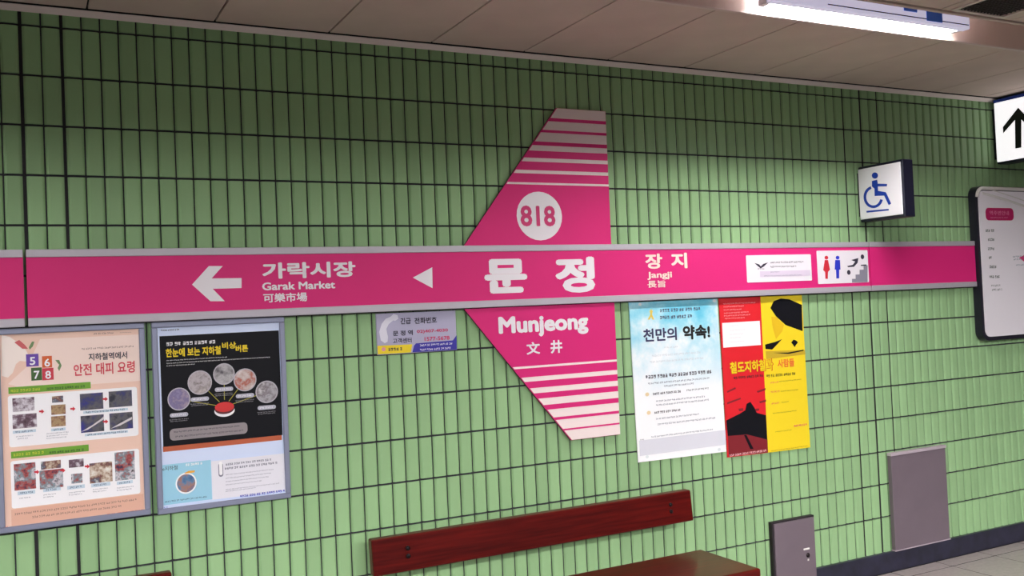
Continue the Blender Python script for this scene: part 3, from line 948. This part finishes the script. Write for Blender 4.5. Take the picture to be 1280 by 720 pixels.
ppoly('star_mark', DK, rp, [(989, 428), (992, 424.5), (995, 425.5), (997.5, 428), (995, 431), (993.5, 434), (991, 430.5)], S)
fine_print(mat('pink_white_ink', (255, 196, 200), 0.5), rp, [(904, 379, 945, 1.1), (904.5, 383, 930, 1.1), (904.5, 387, 928, 1.1), (905, 390.7, 936, 1.1), (905, 394, 939, 1.1), (906, 397.6, 931, 1.1)], S)
prect('white_label', WPAP, rp, 903.3, 402.3, 950.5, 433, S)
fine_print(mat('faint_pink_ink', (240, 206, 208), 0.5), rp, [(912, 407, 924, 0.9), (912, 412.5, 932, 0.9), (912, 417.5, 930, 0.9), (912, 422, 926, 0.9), (912, 427, 931, 0.9)], S - 0.0005)
text('title_outline', '철도지하철과', mat('orange_outline_ink', (214, 96, 20), 0.5), rp, 911.5, 449.8, 967, 465.8, S - 0.0002, 0.07)
text('title', '철도지하철과', YEL, rp, 912.5, 450.5, 966, 465, S - 0.0014, 0.03)
text('title', '사람들', mat('orange_title_ink', (240, 120, 50), 0.5), rp, 972, 448.5, 993, 459, S - 0.0006, 0.03)
fine_print(mat('maroon_ink', (90, 30, 30), 0.5), rp, [(917, 471, 955, 2.6)], S)
fine_print(mat('olive_ink', (104, 92, 24), 0.5), rp, [(958, 468.5, 995, 2.6), (974, 475.5, 1002, 0.9), (976, 488, 998, 0.9), (977, 502.5, 986, 0.9), (966, 515, 996, 0.9), (969, 538.5, 990, 0.8), (964, 560.5, 1010, 0.8)], S)
fine_print(mat('magenta_ink', (226, 70, 110), 0.5), rp, [(963, 478, 974, 1.6), (963.5, 489.5, 976, 1.6), (964.5, 504, 975.5, 1.6), (992.5, 531.5, 1009, 2.0)], S)
ppoly('dark_red_picture', mat('dark_red_paper_print', (128, 22, 34), 0.5), rp, [(909.8, 544), (934, 542.5), (959.3, 549), (960, 565.5), (911, 570.5)], S)
ppoly('black_hill_picture', DK, rp, [(907.8, 525.5), (924, 517.5), (931.7, 512.7), (933.3, 504.7), (938, 502.3), (943, 509.5), (946, 516), (957.5, 519), (959.2, 549.5), (934, 543), (909.7, 545)], S - 0.0005)
ppoly('rail_picture', DK, rp, [(930, 544), (933, 543.5), (942, 561), (938, 561.5)], S - 0.0005)
for a in ([(923, 511), (929, 510), (929, 513.5), (924, 514)], [(944, 511), (949, 510.5), (949, 513), (945, 514)], [(909, 489), (919, 484), (920, 486), (909, 491)], [(946, 489), (957, 485), (957, 487.5), (947, 491)], [(909, 503), (926, 497), (926, 499), (909, 505.5)], [(949, 502), (957.5, 499.5), (957.7, 502), (950, 504)]):
    ppoly('branch_picture', mat('dark_red_paper_print', (128, 22, 34), 0.5), rp, a, S - 0.0004)
fine_print(mat('pink_white_ink', (255, 196, 200), 0.5), rp, [(912, 566.2, 959.5, 2.2)], S - 0.0008)

# ------------------------------------------------------------------ wall hatches
h1 = thing('wall_hatch', 'tall grey steel access panel standing on the dark skirting near the right end', 'hatch', (4.59, 0, 0.118))
box('panel', HATCH, h1, 4.362, 4.822, -0.028, 0.0, 0.118, 0.655, 0.002, 1)
box('lip', HATCHL, h1, 4.360, 4.824, -0.034, 0.0, 0.655, 0.672, 0.002, 1)
box('lip', HATCHL, h1, 4.358, 4.824, -0.032, 0.0, 0.1135, 0.118)
h2 = thing('wall_hatch', 'small grey steel access panel with keyhole just right of the bench', 'hatch', (3.6, 0, 0.012))
box('frame', DARKEDGE, h2, 3.452, 3.752, -0.024, 0.0, 0.004, 0.405)
box('panel', HATCH, h2, 3.462, 3.746, -0.032, -0.022, 0.012, 0.396, 0.002, 1)
c = at(1010, 694, -0.033)
tube('keyhole', BOLT, h2, [(c.x, -0.0315, c.z), (c.x, -0.036, c.z)], 0.012, 12)
box('latch', CHROME, h2, c.x - 0.03, c.x + 0.012, -0.037, -0.0315, c.z + 0.03, c.z + 0.04, 0.002, 1)
box('keyhole_scuff', CHROME, h2, c.x - 0.004, c.x + 0.006, -0.0345, -0.0315, c.z - 0.03, c.z - 0.02, 0.001, 1)

# ------------------------------------------------------------------ benches
def bench(x_end, label):
    x1, x0 = x_end, x_end - 1.644
    t = thing('bench', label, 'bench', ((x0 + x1) / 2, -0.35, 0.0), 'red wooden platform benches')
    # backrest: leaning board, front edge at y -0.115
    bm = bmesh.new()
    vs = add_box(bm, x0, x1, -0.122, -0.077, 0.516, 0.664)
    for v_ in vs:
        v_.co.y += (v_.co.z - 0.516) * 0.10
    bmesh.ops.bevel(bm, geom=list(bm.edges), offset=0.006, segments=2, affect='EDGES', profile=0.5)
    br = from_bm('backrest', bm, WOOD, t)
    for x in (x0 + 0.155, x1 - 0.13):
        for z in (0.61, 0.578):
            y = -0.122 + (z - 0.516) * 0.10
            tube('bolt', BOLT, br, [(x, y + 0.004, z), (x, y - 0.006, z)], 0.0095, 10)
        box('wall_bracket', STEEL, t, x - 0.025, x + 0.025, -0.0745, 0.0, 0.57, 0.62, 0.003, 1)
    sx0, sx1 = x0 + 0.06, x1 - 0.075
    box('seat', WOOD, t, sx0, sx1, -0.675, -0.262, 0.378, 0.418, 0.01, 3)
    for x in (sx0 + 0.2, sx1 - 0.2):
        box('seat_support', STEEL, t, x - 0.03, x + 0.03, -0.64, -0.29, 0.343, 0.378, 0.003, 1)
        for y in (-0.61, -0.32):
            box('leg', STEEL, t, x - 0.022, x + 0.022, y - 0.022, y + 0.022, 0.008, 0.343, 0.003, 1)
            box('foot_plate', STEEL, t, x - 0.045, x + 0.045, y - 0.045, y + 0.045, 0.0, 0.008)
    return t
bench(2.868, 'red wooden bench with wall-fixed backrest below the pink sail panel')
bench(0.443, 'red wooden bench whose backrest end shows below the two framed posters at left')

# ------------------------------------------------------------------ wheelchair flag sign (square to the wall)
WX, WT = 4.230, 0.085
wc = thing('accessibility_sign', 'white flag sign with blue wheelchair symbol and navy case projecting from the wall', 'sign', (WX, 0, 2.0))
box('case', NAVY, wc, WX + 0.003, WX + WT, -0.322, -0.014, 1.998, 2.312, 0.004, 1)
box('mounting_plate', NAVY, wc, WX + 0.01, WX + WT - 0.01, -0.0138, 0.0, 2.03, 2.28)
box('face', SIGNW, wc, WX - 0.004, WX + 0.003, -0.312, -0.018, 2.012, 2.298, 0.003, 1)
def side_poly(name, material, parent, X, yz):
    bm = bmesh.new()
    bm.faces.new([bm.verts.new((X, y, z)) for y, z in yz])
    return from_bm(name, bm, material, parent)
def side_px(name, material, parent, X, px):
    return side_poly(name, material, parent, X, [(p.y, p.z) for p in (at_x(a, b, X) for a, b in px)])
fx = WX - 0.005
k = lambda l: [(1060 + a / 7.2, 190 + b / 7.2) for a, b in l]
side_px('symbol_head', BLUE, wc, fx, k([(242 + 28 * math.cos(a * 0.35), 212 + 28 * math.sin(a * 0.35)) for a in range(18)]))
side_px('symbol_body', BLUE, wc, fx, k([(215, 260), (262, 250), (268, 285), (352, 288), (350, 308), (268, 310), (270, 350), (340, 362), (352, 385), (388, 465), (366, 478), (325, 392), (240, 396), (238, 330), (215, 310)]))
arc = [(228 + 88 * math.cos(math.radians(a)), 405 + 100 * math.sin(math.radians(a))) for a in range(15, 256, 12)]
arc += [(228 + 64 * math.cos(math.radians(a)), 405 + 76 * math.sin(math.radians(a))) for a in range(255, 14, -12)]
side_px('symbol_wheel', BLUE, wc, fx, k(arc))
side_px('symbol_line', BLUE, wc, fx, k([(165, 530), (365, 512), (368, 526), (168, 546)]))

# ------------------------------------------------------------------ arrow flag sign
AX = 5.44
ar = thing('arrow_sign', 'lit white flag sign with black up arrow under the ceiling at the right edge', 'sign', (AX, 0, 2.37))
box('case', NAVY, ar, AX + 0.003, AX + 0.11, -0.62, -0.026, 2.366, 2.752, 0.004, 1)
box('mounting_plate', NAVY, ar, AX + 0.02, AX + 0.09, -0.0258, 0.0, 2.40, 2.72)
box('blue_cap', BLUE, ar, AX + 0.001, AX + 0.112, -0.622, -0.024, 2.752, 2.770)
def lit_face():
    m = mat('backlit_white_acrylic', (240, 240, 246), 0.4)
    b = m.node_tree.nodes['Principled BSDF']
    b.inputs['Emission Color'].default_value = (1, 0.98, 1, 1)
    b.inputs['Emission Strength'].default_value = 0.85
    return m
box('face', lit_face(), ar, AX - 0.004, AX + 0.003, -0.61, -0.03, 2.378, 2.750, 0.003, 1)
q = lambda l: [(1200 + a / 4.5, 100 + b / 4.5) for a, b in l]
side_px('arrow', BLACK, ar, AX - 0.005, q([(327, 155), (413, 245), (413, 290), (345, 222), (345, 380), (311, 386), (309, 225), (243, 300), (241, 265)]))

# ------------------------------------------------------------------ station map board
mb = thing('map_board', 'grey-white rounded information board in a dark frame at the right edge', 'board', (5.62, 0, 1.27))
bx0, bx1, bz0, bz1 = 5.185, 6.09, 1.268, 2.222
prism('frame', mat('dark_board_frame', (44, 42, 56), 0.3, metal=0.3), mb, rounded(bx0, bx1, bz0, bz1, 0.06, 8), -0.05, 0.0)
prism('face', BOARDF, mb, rounded(bx0 + 0.022, bx1 - 0.022, bz0 + 0.024, bz1 - 0.03, 0.045, 8), -0.055, -0.0495)
bm = bmesh.new()
rp_ = rounded(bx0 + 0.012, bx1 - 0.012, bz0 + 0.012, bz1 - 0.014, 0.055, 8)
top = [(x, -0.053, z) for x, z in rp_ if z > bz1 - 0.075]
add_tube(bm, sorted(top, key=lambda p: p[0]), 0.012, 8)
from_bm('top_rail', bm, CHROME, mb, smooth=True)
BF = -0.0558
for o1, wd in ((0.0, 0.016), (0.03, 0.006)):  # pale strips stand in for the lamp's reflection across the glossy board
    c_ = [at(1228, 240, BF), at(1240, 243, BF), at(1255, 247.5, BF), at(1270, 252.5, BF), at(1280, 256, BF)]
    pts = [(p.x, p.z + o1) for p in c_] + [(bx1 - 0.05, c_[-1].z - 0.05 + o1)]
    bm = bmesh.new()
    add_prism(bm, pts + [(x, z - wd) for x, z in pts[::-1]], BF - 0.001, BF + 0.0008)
    from_bm('painted_lamp_reflection', bm, CHROME, mb)
pround('heading_pill', mat('crimson_pill_print', (188, 24, 96), 0.5), mb, 1232, 260, 1267, 275.5, BF, 0.35)
text('heading_text', '역주변안내', mat('pink_heading_ink', (236, 150, 186), 0.5), mb, 1237, 263.5, 1261, 269, BF - 0.0006, 0.0)
fine_print(mat('pink_heading_ink', (236, 150, 186), 0.5), mb, [(1238, 272, 1260, 1.2)], BF - 0.0006)
fine_print(mat('board_grey_ink', (96, 102, 102), 0.6), mb, [(1232, 288.3, 1244, 2.6), (1235, 299.5, 1244, 2.6), (1235, 311, 1244, 2.6), (1236, 322, 1242, 2.6), (1237, 333.5, 1246, 2.8), (1237, 346, 1250, 2.6), (1239, 357, 1252, 1.9), (1240, 362, 1253, 1.9)], BF, word=4)
ppoly('map_patch', mat('map_pink_ink', (226, 60, 130), 0.5), mb, [(1274, 322), (1282, 318), (1296, 320), (1296, 326), (1280, 327)], BF)
fine_print(mat('map_teal_ink', (110, 130, 150), 0.6), mb, [(1266, 320.5, 1290, 1.5), (1267, 324, 1292, 1.5), (1270, 331, 1296, 1.2)], BF)
